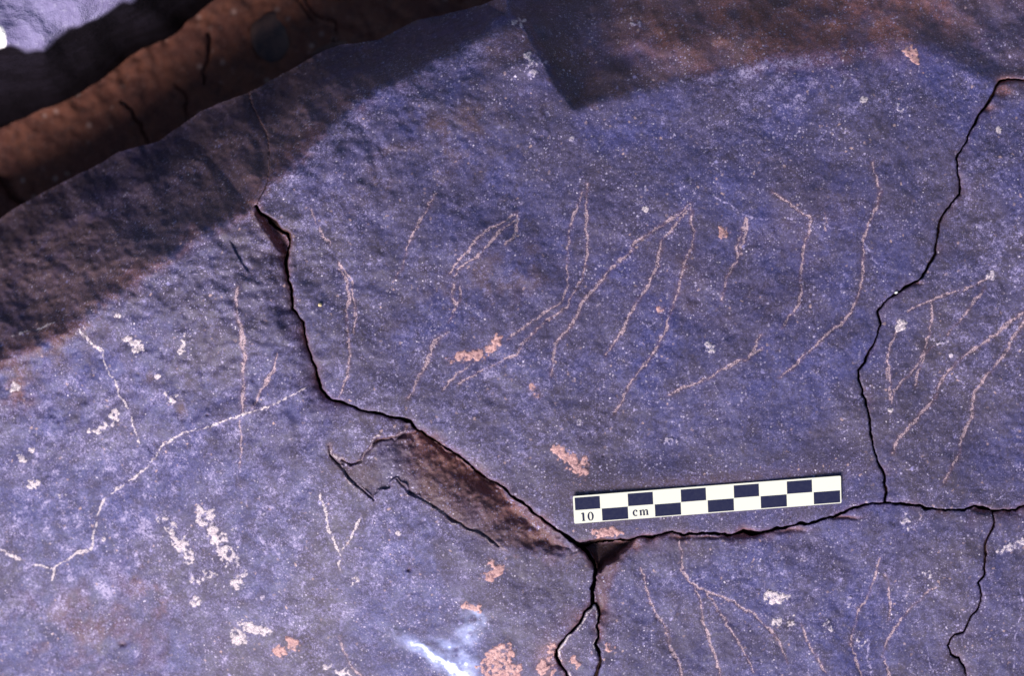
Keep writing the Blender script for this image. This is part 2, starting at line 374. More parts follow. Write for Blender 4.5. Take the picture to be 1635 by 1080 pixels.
Z[q] += hollow * (.00022 * fbm(xs[q[1]], ys[q[0]], 16, 61, 4, .6) + .0004 * np.abs(fbm(xs[q[1]], ys[q[0]], 60, 64, 2, .5, 1.2)))
bloomkill = np.zeros_like(X); bloomkill[q] = hollow
rust[q] = np.maximum(rust[q], hollow * (.15 + .95 * np.exp(-(dC / 44) ** 2)) * sst(620, 680, X[q]))
brown[q] = np.maximum(brown[q], hollow * (.12 + .60 * sst(610, 680, X[q]) + .2 * fbm(xs[q[1]], ys[q[0]], 30, 63, 3)))
# pale ragged lip of the hollow
lip = np.exp(-((hd + 1.5) / 2.2) ** 2) * in_left * sst(-.2, .8, noise(xs[q[1]], ys[q[0]], 12, 62) + .4)
cream[q] = np.maximum(cream[q], .45 * lip * sst(900, 760, X[q])* sst(12, 18, dC))
rust[q] = np.maximum(rust[q], .5 * lip)
# the tongue of rock above the hollow keeps a soft slope to the gap
tong = np.exp(-dC / 22) * in_left * sst(510, 560, X[q]) * sst(700, 640, X[q])
Z[q] -= .0018 * tong; brown[q] = np.maximum(brown[q], .6 * tong)
# bright brown bevel on the upper side of the gap
bev = np.exp(-(dC / 9) ** 2) * (VL[q] == 1) * sst(650, 690, X[q]) * sst(860, 800, X[q])
Z[q] -= .0012 * bev; rust[q] = np.maximum(rust[q], .55 * bev)

for pts, ww, dep in (([(648,684),(644,694),(627,698),(606,703),(592,714),(581,726),(575,737),(560,741),(546,735)], [7,6,4,3,3,2.5,2,1.5,1], .0022),
                     ([(524,714),(533,732),(547,750),(562,767),(577,782),(597,800)], [.6,1,1.4,1.6,1.5,.6], .0013),
                     ([(634,766),(644,778),(662,791),(686,805),(709,819),(727,831),(744,843),(768,852),(785,862),(797,874)], [1,1.6,1.8,1.5,1.8,2,1.5,1.2,1.8,.6], .0010)):
    sl, vv = box_of(pts, 30); q = (sl, vv)
    d, wl = seg_dist(XW[q], YW[q], pts, ww); wl = wl * (1 + .25 * noise(xs[vv], ys[sl], 10, 66))
    g = sst(1, 0, d / (wl + 1.6)) * (VL[q] == 0)
    Z[q] -= dep * g; crack[q] = np.maximum(crack[q], .55 * sst(.3, 1, g) * np.clip(.8 + .5 * noise(xs[vv], ys[sl], 14, 68), 0, 1.3)); brown[q] = np.maximum(brown[q], .7 * np.exp(-d / 7) * (VL[q] == 0))
# pit at the top of the left gap
PIT = [(409,326),(462,374),(463,392),(456,410),(446,400),(432,380),(420,362),(411,345)]
q = (rng(ys, 300, 470), rng(xs, 370, 500))
pd = -sdf(XW[q], YW[q], PIT); inl = VL[q] == 0
Z[q] -= inl * .006 * sst(-4, 12, pd)
rust[q] = np.maximum(rust[q], inl * sst(-6, 3, pd)); 
halo = np.exp(-np.maximum(-pd, 0) / 18) * inl; brown[q] = np.maximum(brown[q], .6 * halo)

# triangular pit at the junction
TRI = [(927,871),(944,867),(976,864),(1012,862),(1000,876),(985,893),(968,903),(958,915),(950,911),(949,899),(938,884)]
q = (rng(ys, 840, 1000), rng(xs, 890, 1050))
td = -sdf(XW[q], YW[q], TRI); inb = VL[q] == 4
Z[q] -= inb * .0125 * sst(-4, 8, td) 
rust[q] = np.maximum(rust[q], inb * sst(-7, 2, td) * .3)
crack[q] = np.maximum(crack[q], inb * .5 * sst(-1, 7, td))
brown[q] = np.maximum(brown[q], inb * sst(-9, 1, td))
# shallow brown slope below it
SLP = [(950,905),(975,898),(1000,880),(985,905),(975,925),(968,955),(965,975),(957,975),(950,955),(952,930)]
sd_ = -sdf(XW[q], YW[q], SLP)
Z[q] -= inb * .0018 * sst(-10, 6, sd_)
rust[q] = np.maximum(rust[q], inb * .45 * sst(-10, 3, sd_)); brown[q] = np.maximum(brown[q], inb * .5 * sst(-8, 3, sd_))

# --- cracks
def carve(pts, ws, depth, jag=1.0, rustw=3.0, k=1.0, bevel=1.0):
    global Z
    sl, vv = box_of(pts, 40); q = (sl, vv)
    d, wl = seg_dist(XW[q], YW[q], pts, ws)
    wl = wl * k * .5 * np.clip(1 + (.24 * noise(xs[q[1]], ys[q[0]], 7, len(pts) * 7) + .3 * noise(xs[q[1]], ys[q[0]], 26, len(pts) * 11)) * jag, .25, 3) + .15
    prof = sst(0, 1, (wl + .9 - d) / (.9 + .35 * wl))
    Z[q] -= depth * prof
    vv_ = np.clip(.5 + .7 * noise(xs[q[1]], ys[q[0]], 24, len(pts) * 5) + .3 * noise(xs[q[1]], ys[q[0]], 8, len(pts) * 9), .05, 2.2)
    lo = np.where((VL[q] == 4) | (VL[q] == 0) | (VL[q] == 3) | ((VL[q] == 2) & (Y[q] < 760)), 1.0, .35)
    Z[q] -= (.00025 + .0011 * vv_ * lo * bevel) * np.exp(-np.maximum(d - wl, 0) / (2.0 + 2.6 * vv_ * lo))
    rust[q] = np.maximum(rust[q], bevel * 1.1 * np.clip(vv_ * lo * 1.3, 0, 1) * np.exp(-np.maximum(d - wl, 0) / (2.4 + 4.2 * vv_ * lo)))
    crack[q] = np.maximum(crack[q], sst(.15, .95, prof))
    rr = np.exp(-np.maximum(d - wl, 0) / rustw) * sst(-.6, .9, noise(xs[q[1]], ys[q[0]], 16, len(pts) * 3))
    rust[q] = np.maximum(rust[q], .55 * rr)
def dup2(w): return list(w)
carve(GAPL, GAPL_W, .010, rustw=4.5, k=.85)
carve(FAINT, [.3] * len(FAINT), .0003, rustw=1, bevel=0)
carve(BOT, BOT_W, .009, jag=1.7, rustw=4)
carve(BOT2, [2, 1.5, 1.8, 2, 2, 2, 2], .007)
carve(RIGHT, RIGHT_W, .006, rustw=1.2, k=.92, bevel=.35)
carve(TOPR, [2, 1, .8, .8, .8], .004)
carve(DOWN1, DOWN1_W, .020)
carve(SLIV_L, SLIV_L_W, .009, rustw=4)
carve(SLIV_R, SLIV_R_W, .008, rustw=2)
carve(LOW, [2, 2, 2, 2], .010)
carve(DOWN3, [x * .9 for x in DOWN3_W], .004, rustw=1.5, bevel=.3)
# weathered pale rim of the loose sliver
q = (rng(ys, 940, 1180), rng(xs, 860, 1000))
dl1, _ = seg_dist(XW[q], YW[q], SLIV_L); dl2, _ = seg_dist(XW[q], YW[q], SLIV_R); insl = VL[q] == 5
nn = np.clip(.8 + .5 * noise(xs[q[1]], ys[q[0]], 9, 67), 0, 1.4)
cream[q] = np.maximum(cream[q], insl * np.clip(.95 * nn * np.exp(-((dl1 - 4.2) / 2.4) ** 2) + .7 * nn * np.exp(-((dl2 - 3.2) / 1.5) ** 2), 0, 1))
rust[q] = np.maximum(rust[q], insl * .5 * np.exp(-dl1 / 5))
# worn rust faces under the lower crack
for (x, y, rx, ry) in ((1261,846,24,5),(1185,856,16,5),(1090,859,20,4),(1565,815,16,5),(1010,872,14,9),(1460,452,12,4),(1572,172,14,9),(1600,145,14,10),(1350,826,22,3),(1135,858,20,3)):
    q = (rng(ys, y - 40, y + 40), rng(xs, x - 60, x + 60))
    g = np.exp(-(((XW[q] - x) / rx) ** 2 + ((YW[q] - y) / ry) ** 2))
    low = {4: 1, 2: 1 if y < 500 else 0, 3: 0}.get(0, 0)
    m = (VL[q] == 4) if y > 700 else (VL[q] == 2)
    Z[q] -= m * .0011 * g; rust[q] = np.maximum(rust[q], m * np.clip(1.3 * g, 0, 1))

# --- stains, bloom, and some light and shade painted in
def blob(x, y, rx, ry, a=0.0):
    c, s_ = math.cos(math.radians(a)), math.sin(math.radians(a))
    u = (X - x) * c + (Y - y) * s_; v = -(X - x) * s_ + (Y - y) * c
    return np.exp(-((u / rx) ** 2 + (v / ry) ** 2))
n1 = fbm(xs, ys, 70, 71, 4); n2 = fbm(xs, ys, 22, 72, 4, .6); n3 = fbm(xs, ys, 9, 73, 3, .7)
brown = np.maximum(brown, sst(-4, 9, dA + 4 * n3) * np.clip(1.0 + .2 * n1, .7, 1))
brown = np.maximum(brown, sst(-4, 6, dF + 3 * n3) * np.clip(.75 + .3 * n1, 0, 1))
brown = np.maximum(brown, sst(-5, 10, dT + 4 * n3) * np.clip(.85 + .2 * n1 - .5 * sst(1450, 1560, X), 0, 1))
rust = np.maximum(rust, np.clip(blob(1300, 30, 240, 62, -6) * (.85 + .4 * n2) * (1 + .25 * n3), 0, .95))
rust = np.maximum(rust, np.clip(blob(1260, 92, 150, 20, -6) * (.55 + .5 * n2), 0, .7))
rust = np.maximum(rust, np.clip(np.exp(-(dA / 14) ** 2) * sst(250, 160, X) * 0 + np.exp(-((dA - 4) / 16) ** 2) * (.35 + .4 * n2), 0, .6) * sst(760, 500, X))
rust = np.maximum(rust, np.clip(blob(18, 625, 40, 28) * (.7 + .5 * n2), 0, .9))
rust = np.maximum(rust, np.clip(blob(120, 1010, 130, 60, 10) * (.25 + .35 * n2), 0, .5))
rust = np.maximum(rust, np.clip(blob(240, 950, 50, 26, 40) * (.25 + .5 * n2), 0, .5))
rust = np.maximum(rust, np.clip(blob(880, 1060, 22, 40) * (.6 + .5 * n2), 0, .7))
rust = np.maximum(rust, np.clip(blob(860, 880, 60, 14, 15) * (.35 + .4 * n2), 0, .6))
rust = np.maximum(rust, np.clip(blob(120, 505, 60, 18, -35) * (.2 + .4 * n2), 0, .5))
brown = np.maximum(brown, np.clip(blob(690, 235, 150, 50, -30) * (.10 + .5 * n2), 0, .7))
brown = np.maximum(brown, np.clip(blob(800, 460, 130, 60, -20) * (.25 + .4 * n2), 0, .5))
brown = np.maximum(brown, np.clip(blob(1200, 420, 160, 80, -20) * (.25 + .4 * n1), 0, .5))
brown = np.maximum(brown, np.clip(blob(80, 545, 90, 40, -30) * (.6 + .5 * n2), 0, .8))
brown = np.maximum(brown, np.clip(blob(1140, 770, 220, 14, -4.5) * .7, 0, .5))  # brown band painted above the card, deepening its soft shadow
# mineral bloom gathers in clouds
cloud = sst(.25, 1.5, n1 * .6 + n2 * .6)
zone = .19 + .26 * blob(120, 850, 330, 320) + .16 * blob(560, 860, 260, 200) + .22 * blob(760, 640, 200, 110) + .25 * blob(1230, 150, 150, 60) + .25 * blob(1600, 420, 90, 260) + .2 * blob(500, 330, 120, 120) + .15 * blob(1300, 930, 260, 120)
bloom = np.clip(zone * (.85 + .35 * cloud + .45 * n3), 0, 1) * (1 - .75 * sst(-5, 30, dA)) * (1 - .7 * sst(-5, 20, dT))
bloom += .55 * np.clip(np.exp(-((dT + 10) / 9) ** 2) * sst(1100, 1180, X) * sst(1330, 1250, X), 0, 1)
bloom *= 1 - .9 * bloomkill
bloom += .32 * np.exp(-((dA + 14) / 16) ** 2) * sst(425, 470, X) * sst(830, 780, X)  # lit rim beside the ridge, painted in as pale bloom
bloom += .3 * blob(1545, 125, 20, 26)
# polished, folded skin; its sky sheen is painted in as pale colour
sheen_mask = np.clip(1.2 * blob(690, 1048, 55, 10, 32) + .95 * blob(738, 1070, 24, 22) + .9 * blob(748, 1008, 16, 26, 20) + .6 * blob(765, 985, 20, 6, 50) + .7 * blob(720, 1035, 26, 8, 25), 0, 1)
painted_sheen = np.clip(sheen_mask * (.72 + .28 * n3 + .14 * noise(xs, ys, 5, 74, 1.5)), 0, 1)
painted_sheen = np.maximum(painted_sheen, sst(6.5, 1.5, seg_dist(X + wx, Y + wy, [(662,1030),(690,1046),(715,1060),(742,1082)])[0] - 2.5 * sst(660, 730, X)) * .95 * (X > 650) * (X < 760) * (Y > 1015))
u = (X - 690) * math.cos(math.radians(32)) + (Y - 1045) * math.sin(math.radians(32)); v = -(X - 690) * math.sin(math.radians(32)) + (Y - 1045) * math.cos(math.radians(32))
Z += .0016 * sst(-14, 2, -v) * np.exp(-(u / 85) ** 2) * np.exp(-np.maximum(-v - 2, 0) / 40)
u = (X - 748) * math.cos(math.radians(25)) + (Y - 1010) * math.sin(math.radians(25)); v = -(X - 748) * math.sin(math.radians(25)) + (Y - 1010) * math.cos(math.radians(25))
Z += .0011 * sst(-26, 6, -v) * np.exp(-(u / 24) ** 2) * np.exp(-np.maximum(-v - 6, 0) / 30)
# little pits
for (x, y, rx, ry, dp) in ((653,910,4,3.5,.0012),(196,1029,7,4.5,.0014),(963,728,1.8,1.8,.0006),(331,663,2.5,2,.0008),(1262,826,1.5,1.5,.0005),(240,602,6,9,.0006),(290,655,8,14,.0005),(216,923,6,4,.0006),(225,906,5,4,.0004)):
    q = (rng(ys, y - 20, y + 20), rng(xs, x - 20, x + 20))
    g = np.exp(-(((X[q] - x) / rx) ** 2 + ((Y[q] - y) / ry) ** 2))
    Z[q] -= dp * g; brown[q] = np.maximum(brown[q], .8 * g)
# a fine groove beside the left slab's vein and faint wrinkles near the upper middle
for pts, dp in (([(236,712),(246,729)], .0005), ([(1236,850),(1237,851)], .0001), ([(596,226),(612,250)], .00012)):
    sl, vv = box_of(pts, 20); q = (sl, vv)
    d, t = seg_dist(XW[q], YW[q], pts); Z[q] -= dp * np.exp(-(d / 1.8) ** 2)

# --- engraved lines and crusts: shape, tone and the cells that belong to each
SID = np.zeros((len(ys) - 1, len(xs) - 1), np.int32)
g0 = noise(xs, ys, 1.9, 80) * ((X > -30) & (X < 1665)); g1 = noise(xs, ys, 3.2, 81); g2 = noise(xs, ys, 9, 82)
parts = []
for k, (slab, hw, st, tone, pts) in enumerate(SCR):
    sl, vv = box_of(pts, 14); q = (sl, vv)
    jx, jy = X[q] + .55 * wx[q] + .7 * g1[q], Y[q] + .55 * wy[q] + .6 * g0[q]
    d, t = seg_dist(jx, jy, pts)
    taper = .55 + .45 * np.clip(np.minimum(t, 1 - t) * 7, 0, 1)
    wl = hw * taper * (1 + .35 * g2[q])
    m = sst(1.1, -.6, (d - wl * 1.12)) * np.clip(.92 + .48 * g1[q] + .22 * g2[q], 0, 1.3) * min(1.0, st * 1.12)
    m = m * (VL[q] == names.index(slab))
    fr = .38 * st * np.exp(-(d / (hw * 2.6)) ** 2) * (VL[q] == names.index(slab))
    if tone == 'p': peck[q] = np.maximum(peck[q], m); rust[q] = np.maximum(rust[q], fr * 1.1); Z[q] -= .00018 * np.clip(m, 0, 1)
    elif tone == 'b': bloom[q] = np.maximum(bloom[q], 1.5 * m); Z[q] -= .00005 * m
    else: cream[q] = np.maximum(cream[q], .9 * m); rust[q] = np.maximum(rust[q], fr * .3); Z[q] += .00006 * m
    dc = (d[1:, 1:] + d[:-1, :-1]) / 2
    qc = (slice(sl.start, sl.stop - 1), slice(vv.start, vv.stop - 1))
    mm = (dc < hw * 1.0 + .7) & (CL[qc] == names.index(slab))
    SID[qc][mm] = k + 1
    parts.append((slab, 'mineral_vein' if tone == 'v' else 'engraved_line'))
for (slab, tone, els) in CRU:
    els = [e for e in els if e[2] > .5]
    px = [e[0] for e in els]; py = [e[1] for e in els]; R = max(max(e[2], e[3]) for e in els) + 12
    q = (rng(ys, min(py) - R, max(py) + R), rng(xs, min(px) - R, max(px) + R))
    f = np.full(X[q].shape, 1e-4, np.float32)
    for (x, y, rx, ry, a) in els:
        c, s_ = math.cos(math.radians(a)), math.sin(math.radians(a))
        u = (X[q] - x + .8 * wx[q]) * c + (Y[q] - y + .8 * wy[q]) * s_; v = -(X[q] - x) * s_ + (Y[q] - y) * c
        f = f + np.exp(.55 * np.clip((1 - np.hypot(u / rx, v / ry)) * min(rx, ry), -12, 40))
    f = np.log(f) / .55
    tiny = max(max(e[2], e[3]) for e in els) < 6.5
    amp = .5 if tiny else 2.2
    f = f + amp * (.8 * g2[q] + .6 * g1[q] + .5 * g0[q])
    ok = VL[q] == names.index(slab)
    m = (sst(-1.1, 1.6, f) if tiny else sst(-2.6, 2.6, f) * np.clip(1 + .28 * g1[q] + .2 * g2[q], 0, 1.2)) * ok
    if tone == 'w':
        m2 = m * (1 if tiny else np.clip(.70 + .4 * g1[q], .1, 1)); bloom[q] = np.maximum(bloom[q], .9 * m2); cream[q] = np.maximum(cream[q], (.5 if slab != 'l' else .95) * m2 * np.clip(1.0 + .3 * g2[q], .4, 1.3))
    elif tone == 'c': cream[q] = np.maximum(cream[q], m)
    else: salm[q] = np.maximum(salm[q], m * np.clip(.85 + .25 * g1[q], 0, 1)); rust[q] = np.maximum(rust[q], .35 * sst(-5, 1, f) * ok)
    Z[q] += .00022 * sst(-.8, 2.5, f) * ok * (1 + .25 * g1[q])
    fc = (f[1:, 1:] + f[:-1, :-1]) / 2
    qc = (slice(q[0].start, q[0].stop - 1), slice(q[1].start, q[1].stop - 1))
    parts.append((slab, 'crust_or_sun_spot'))
    SID[qc][(fc > -.6) & (CL[qc] == names.index(slab))] = len(parts)

# pieces that do not touch become pieces of their own; crumbs of a few cells stay with the slab
new_parts = []; NEW = np.zeros_like(SID)
for n, (slab, pname) in enumerate(parts):
    ii, jj = np.nonzero(SID == n + 1)
    if not len(ii): continue
    i0, j0 = ii.min(), jj.min(); M = np.zeros((ii.max() - i0 + 3, jj.max() - j0 + 3), bool); M[ii - i0 + 1, jj - j0 + 1] = True
    L = np.where(M, np.arange(1, M.size + 1).reshape(M.shape), 0)
    while True:
        K = L.copy()
        for dy_2 in (-1, 0, 1):
            for dx_2 in (-1, 0, 1):
                K = np.maximum(K, np.roll(np.roll(L, dy_2, 0), dx_2, 1))
        K = np.where(M, K, 0)
        if (K == L).all(): break
        L = K
    for lab_ in np.unique(L[L > 0]):
        a_i, a_j = np.nonzero(L == lab_)
        if len(a_i) < 12: continue
        new_parts.append((slab, pname)); NEW[a_i + i0 - 1, a_j + j0 - 1] = len(new_parts)
SID = NEW; parts = new_parts

def P(px, py, z):
    """photo pixel and height -> place on the rock"""
    f = S * (D - z) / D
    return (px - CX) * f, (CY - py) * f

# snap the outline of the boulder
near = np.abs(E) < 1.1 * STEP
inb_ = (X > -45) & (X < 1680) & (Y > -45)
mv = near & inb_
Xv = np.where(mv, X - E * gx / gn ** 2, X); Yv = np.where(mv, Y - E * gy / gn ** 2, Y)
VX, VY = P(Xv, Yv, Z)
Ec = (E[1:, 1:] + E[:-1, :-1] + E[1:, :-1] + E[:-1, 1:]) / 4
INSIDE = Ec < 0

# ------------------------------------------------------------------ materials
def mat(name):
    m = bpy.data.materials.new(name); m.use_nodes = True
    return m, m.node_tree, m.node_tree.nodes['Principled BSDF']
class NB:
    def __init__(s, nt): s.nt = nt
    def n(s, t, **k):
        o = s.nt.nodes.new(t)
        for a, b in k.items(): setattr(o, a, b)
        return o
    def l(s, a, b): s.nt.links.new(a, b)
    def noise(s, vec, scale, detail=4, rough=.6, dist=0):
        o = s.n('ShaderNodeTexNoise'); o.inputs['Scale'].default_value = scale; o.inputs['Detail'].default_value = detail
        o.inputs['Roughness'].default_value = rough; o.inputs['Distortion'].default_value = dist
        s.l(vec, o.inputs['Vector']); return o.outputs['Fac']
    def ramp(s, v, a, b, lo=0.0, hi=1.0):
        o = s.n('ShaderNodeMapRange', interpolation_type='SMOOTHSTEP')
        for i, x in enumerate((a, b, lo, hi)): o.inputs[i + 1].default_value = x
        s.l(v, o.inputs[0]); return o.outputs[0]
    def math(s, op, a, b=None, clamp=False):
        o = s.n('ShaderNodeMath', operation=op); o.use_clamp = clamp
        for i, x in enumerate((a, b)):
            if x is None: continue
            if isinstance(x, (int, float)): o.inputs[i].default_value = x
            else: s.l(x, o.inputs[i])
        return o.outputs[0]
    def mix(s, f, a, b, mode='MIX'):
        o = s.n('ShaderNodeMix', data_type='RGBA', blend_type=mode)
        if isinstance(f, (int, float)): o.inputs[0].default_value = f
        else: s.l(f, o.inputs[0])
        for i, x in ((6, a), (7, b)):
            if isinstance(x, tuple): o.inputs[i].default_value = (*x, 1)
            else: s.l(x, o.inputs[i])
        return o.outputs[2]

ROCK_A = (.062, .049, .112); ROCK_B = (.044, .032, .063); ROCK_C = (.048, .047, .162)
def rock_material(name, painted=True):
    m, t, b = mat(name); N = NB(t)
    co = N.n('ShaderNodeTexCoord').outputs['Object']
    big = N.noise(co, 28, 5, .6, .3); mid = N.noise(co, 130, 5, .65, .2); fine = N.noise(co, 900, 3, .7); grit = N.noise(co, 2400, 2, .7)
    c = N.mix(N.ramp(big, .40, .62), ROCK_A, ROCK_C)
    c = N.mix(N.ramp(mid, .44, .68, 0, .75), c, ROCK_B)
    c = N.mix(N.ramp(grit, .46, .74, 0, .55), c, (.130, .105, .215))
    c = N.mix(N.ramp(fine, .50, .32, 0, .65), c, (.028, .020, .045))
    if painted:
        at1 = N.n('ShaderNodeAttribute', attribute_name='wear_light_one'); at2 = N.n('ShaderNodeAttribute', attribute_name='wear_light_two')
        s1 = N.n('ShaderNodeSeparateColor'); N.l(at1.outputs['Color'], s1.inputs[0]); s2 = N.n('ShaderNodeSeparateColor'); N.l(at2.outputs['Color'], s2.inputs[0])
        PECK, RUST, BLOOM, CRACK = s1.outputs[0], s1.outputs[1], s1.outputs[2], at1.outputs['Alpha']
        SALM, CREAM, SHEEN, BROWN = s2.outputs[0], s2.outputs[1], s2.outputs[2], at2.outputs['Alpha']
    grn = N.ramp(grit, .30, .70, .0, 1.0)
    wide = N.noise(co, 9, 4, .55, .5)
    c = N.mix(N.ramp(wide, .42, .62, 0, .55), c, (.062, .044, .058))
    c = N.mix(N.ramp(N.noise(co, 45, 5, .7, .6), .52, .68, 0, .4), c, (.040, .027, .040))
    if painted:
        c = N.mix(N.math('MULTIPLY', BROWN, N.ramp(mid, .3, .6, .7, 1.0), True), c, N.mix(grn, (.060, .030, .033), (.118, .066, .074)))
        c = N.mix(N.math('MULTIPLY', RUST, N.ramp(fine, .32, .6, .35, 1.0), True), c, N.mix(grn, (.095, .034, .027), (.22, .085, .064)))
    # pale grains: two sizes, clustered
    clus = N.ramp(N.noise(co, 75, 4, .7), .38, .64, .22, 1.0)
    for sc_, th, keep, colr in ((700, .34, .66, (.40, .34, .50)), (1250, .42, .52, (.25, .20, .36)), (430, .28, .82, (.46, .30, .29)), (300, .30, .86, (.28, .24, .46)), (900, .30, .86, (.72, .62, .74))):
        v = N.n('ShaderNodeTexVoronoi'); v.inputs['Scale'].default_value = sc_; v.inputs['Randomness'].default_value = 1
        N.l(co, v.inputs['Vector'])
        cs = N.n('ShaderNodeSeparateColor'); N.l(v.outputs['Color'], cs.inputs[0])
        dd = N.math('ADD', v.outputs['Distance'], N.math('MULTIPLY', N.math('SUBTRACT', fine, .5), 1.3))
        f = N.math('MULTIPLY', N.ramp(dd, th, th * .25), N.ramp(cs.outputs[0], keep, min(1, keep + .16)))
        f = N.math('MULTIPLY', f, clus)
        if painted: f = N.math('MULTIPLY', f, N.math('SUBTRACT', 1, N.math('MULTIPLY', BROWN, .25)))
        c = N.mix(f, c, colr)
    for (sc_, a0, a1, colr, am) in ((360, .585, .70, (.36, .30, .47), .75), (260, .62, .74, (.46, .33, .38), .7), (520, .60, .72, (.56, .48, .62), .8)):
        f = N.math('MULTIPLY', N.ramp(N.noise(co, sc_, 6, .78, .1), a0, a1, 0, am), clus)
        if painted: f = N.math('MULTIPLY', f, N.math('SUBTRACT', 1, N.math('MULTIPLY', BROWN, .35)))
        c = N.mix(f, c, colr)
    if painted:
        hz = N.math('ADD', N.math('MULTIPLY', fine, .6), N.math('MULTIPLY', grit, .4))
        bl = N.ramp(N.math('ADD', hz, N.math('MULTIPLY', BLOOM, .22)), .52, .82)
        c = N.mix(N.math('MULTIPLY', bl, .75), c, (.20, .17, .38))
        hot = N.ramp(N.math('ADD', hz, N.math('MULTIPLY', BLOOM, .26)), .66, .86)
        c = N.mix(N.math('MULTIPLY', hot, .7), c, (.50, .41, .56))
        c = N.mix(N.math('MULTIPLY', SHEEN, .8, True), c, (.33, .38, .70))  # sky reflection painted into the base colour, pale blue with a whiter core
        c = N.mix(N.ramp(SHEEN, .78, 1.05), c, (.60, .66, .84))
        pk = N.ramp(N.math('MULTIPLY', PECK, N.ramp(N.math('ADD', N.math('MULTIPLY', grit, .6), N.math('MULTIPLY', fine, .4)), .42, .56, .12, 1.5)), .10, .85)
        c = N.mix(pk, c, N.mix(grn, (.24, .15, .18), (.48, .34, .38)))
        c = N.mix(N.ramp(N.math('MULTIPLY', CREAM, N.ramp(hz, .40, .58, .35, 1.25)), .10, .85), c, N.mix(grn, (.34, .27, .33), (.70, .58, .58)))
        c = N.mix(N.ramp(N.math('MULTIPLY', SALM, N.ramp(hz, .38, .55, .5, 1.25)), .15, .8), c, N.mix(N.ramp(hz, .35, .65), (.27, .12, .125), (.58, .34, .32)))
        c = N.mix(N.ramp(CRACK, .1, .9), c, N.mix(grn, (.048, .019, .016), (.095, .038, .029)))
    N.l(c, b.inputs['Base Color'])
    r = N.ramp(mid, .3, .7, .55, .75)
    if painted: r = N.math('SUBTRACT', r, N.math('MULTIPLY', SHEEN, .3))
    N.l(r, b.inputs['Roughness']); b.inputs['Specular IOR Level'].default_value = .42
    h = N.math('ADD', N.math('MULTIPLY', fine, .6), N.math('MULTIPLY', grit, .3))
    h = N.math('ADD', h, N.math('MULTIPLY', mid, 1.25))
    bp = N.n('ShaderNodeBump'); bp.inputs['Strength'].default_value = .6; bp.inputs['Distance'].default_value = .00055
    N.l(h, bp.inputs['Height']); N.l(bp.outputs[0], b.inputs['Normal'])
    return m
M_ROCK = rock_material('varnished_rock')
M_ROCK2 = rock_material('distant_rock', False)

# ------------------------------------------------------------------ mesh building
def normals_of(VX, VY, Z):
    ax = np.stack([np.gradient(VX, axis=1), np.gradient(VY, axis=1), np.gradient(Z, axis=1)], -1)
    ay = np.stack([np.gradient(VX, axis=0), np.gradient(VY, axis=0), np.gradient(Z, axis=0)], -1)
    n = np.cross(ay, ax); n /= np.linalg.norm(n, axis=-1, keepdims=True) + 1e-20
    return n.astype(np.float32)

def sheet(name, mask, VX, VY, Z, material, parent=None, attrs=None, floor=None, nrm=None, solid=None):
    """faces of the masked cells as one mesh; where floor is given the open border is closed down to it"""
    ii, jj = np.nonzero(mask)
    if len(ii) == 0: return None
    W = VX.shape[1]
    a = ii * W + jj; b_ = a + 1; c_ = a + W + 1; d_ = a + W
    faces = np.stack([d_, c_, b_, a], 1)
    used, inv = np.unique(faces, return_inverse=True); faces = inv.reshape(-1, 4)
    co = np.stack([VX.ravel()[used], VY.ravel()[used], Z.ravel()[used]], 1).astype(np.float32)
    nv = len(used)
    if floor is not None:
        pad = np.zeros((mask.shape[0] + 2, mask.shape[1] + 2), bool); pad[1:-1, 1:-1] = mask if solid is None else solid
        idx = -np.ones(VX.size, np.int64); idx[used] = np.arange(nv)
        E_ = []
        for (di, dj, p, q_) in ((-1, 0, b_, a), (1, 0, d_, c_), (0, -1, a, d_), (0, 1, c_, b_)):
            free = ~pad[ii + 1 + di, jj + 1 + dj]
            E_.append(np.stack([idx[p[free]], idx[q_[free]]], 1))
        E_ = np.concatenate(E_)
        rimv, rinv = np.unique(E_, return_inverse=True); rinv = rinv.reshape(-1, 2)
        low = co[rimv].copy(); low[:, 2] = np.minimum(low[:, 2] - .0005, floor)
        co = np.concatenate([co, low])
        faces = np.concatenate([faces, np.stack([E_[:, 0], E_[:, 1], nv + rinv[:, 1], nv + rinv[:, 0]], 1)])
        src = np.concatenate([used, used[rimv]])
    else: src = used
    me = bpy.data.meshes.new(name)
    me.vertices.add(len(co)); me.vertices.foreach_set('co', co.ravel())
    nf = len(faces)
    me.loops.add(nf * 4); me.loops.foreach_set('vertex_index', faces.ravel().astype(np.int32))
    me.polygons.add(nf); me.polygons.foreach_set('loop_start', np.arange(0, nf * 4, 4, dtype=np.int32))
    me.polygons.foreach_set('use_smooth', np.ones(nf, bool))
    if attrs:
        for an, arr in attrs.items():
            A = me.color_attributes.new(an, 'FLOAT_COLOR', 'POINT')
            A.data.foreach_set('color', arr.reshape(-1, 4)[src].astype(np.float32).ravel())
    me.update(calc_edges=True)
    if nrm is not None:
        me.normals_split_custom_set_from_vertices(nrm.reshape(-1, 3)[used])
    me.materials.append(material)
    o = bpy.data.objects.new(name, me); C.objects.link(o)
    if parent: o.parent = parent
    return o

def tag(o, label=None, cat=None, group=None, kind=None):
    for k, v in (('label', label), ('category', cat), ('group', group), ('kind', kind)):
        if v: o[k] = v

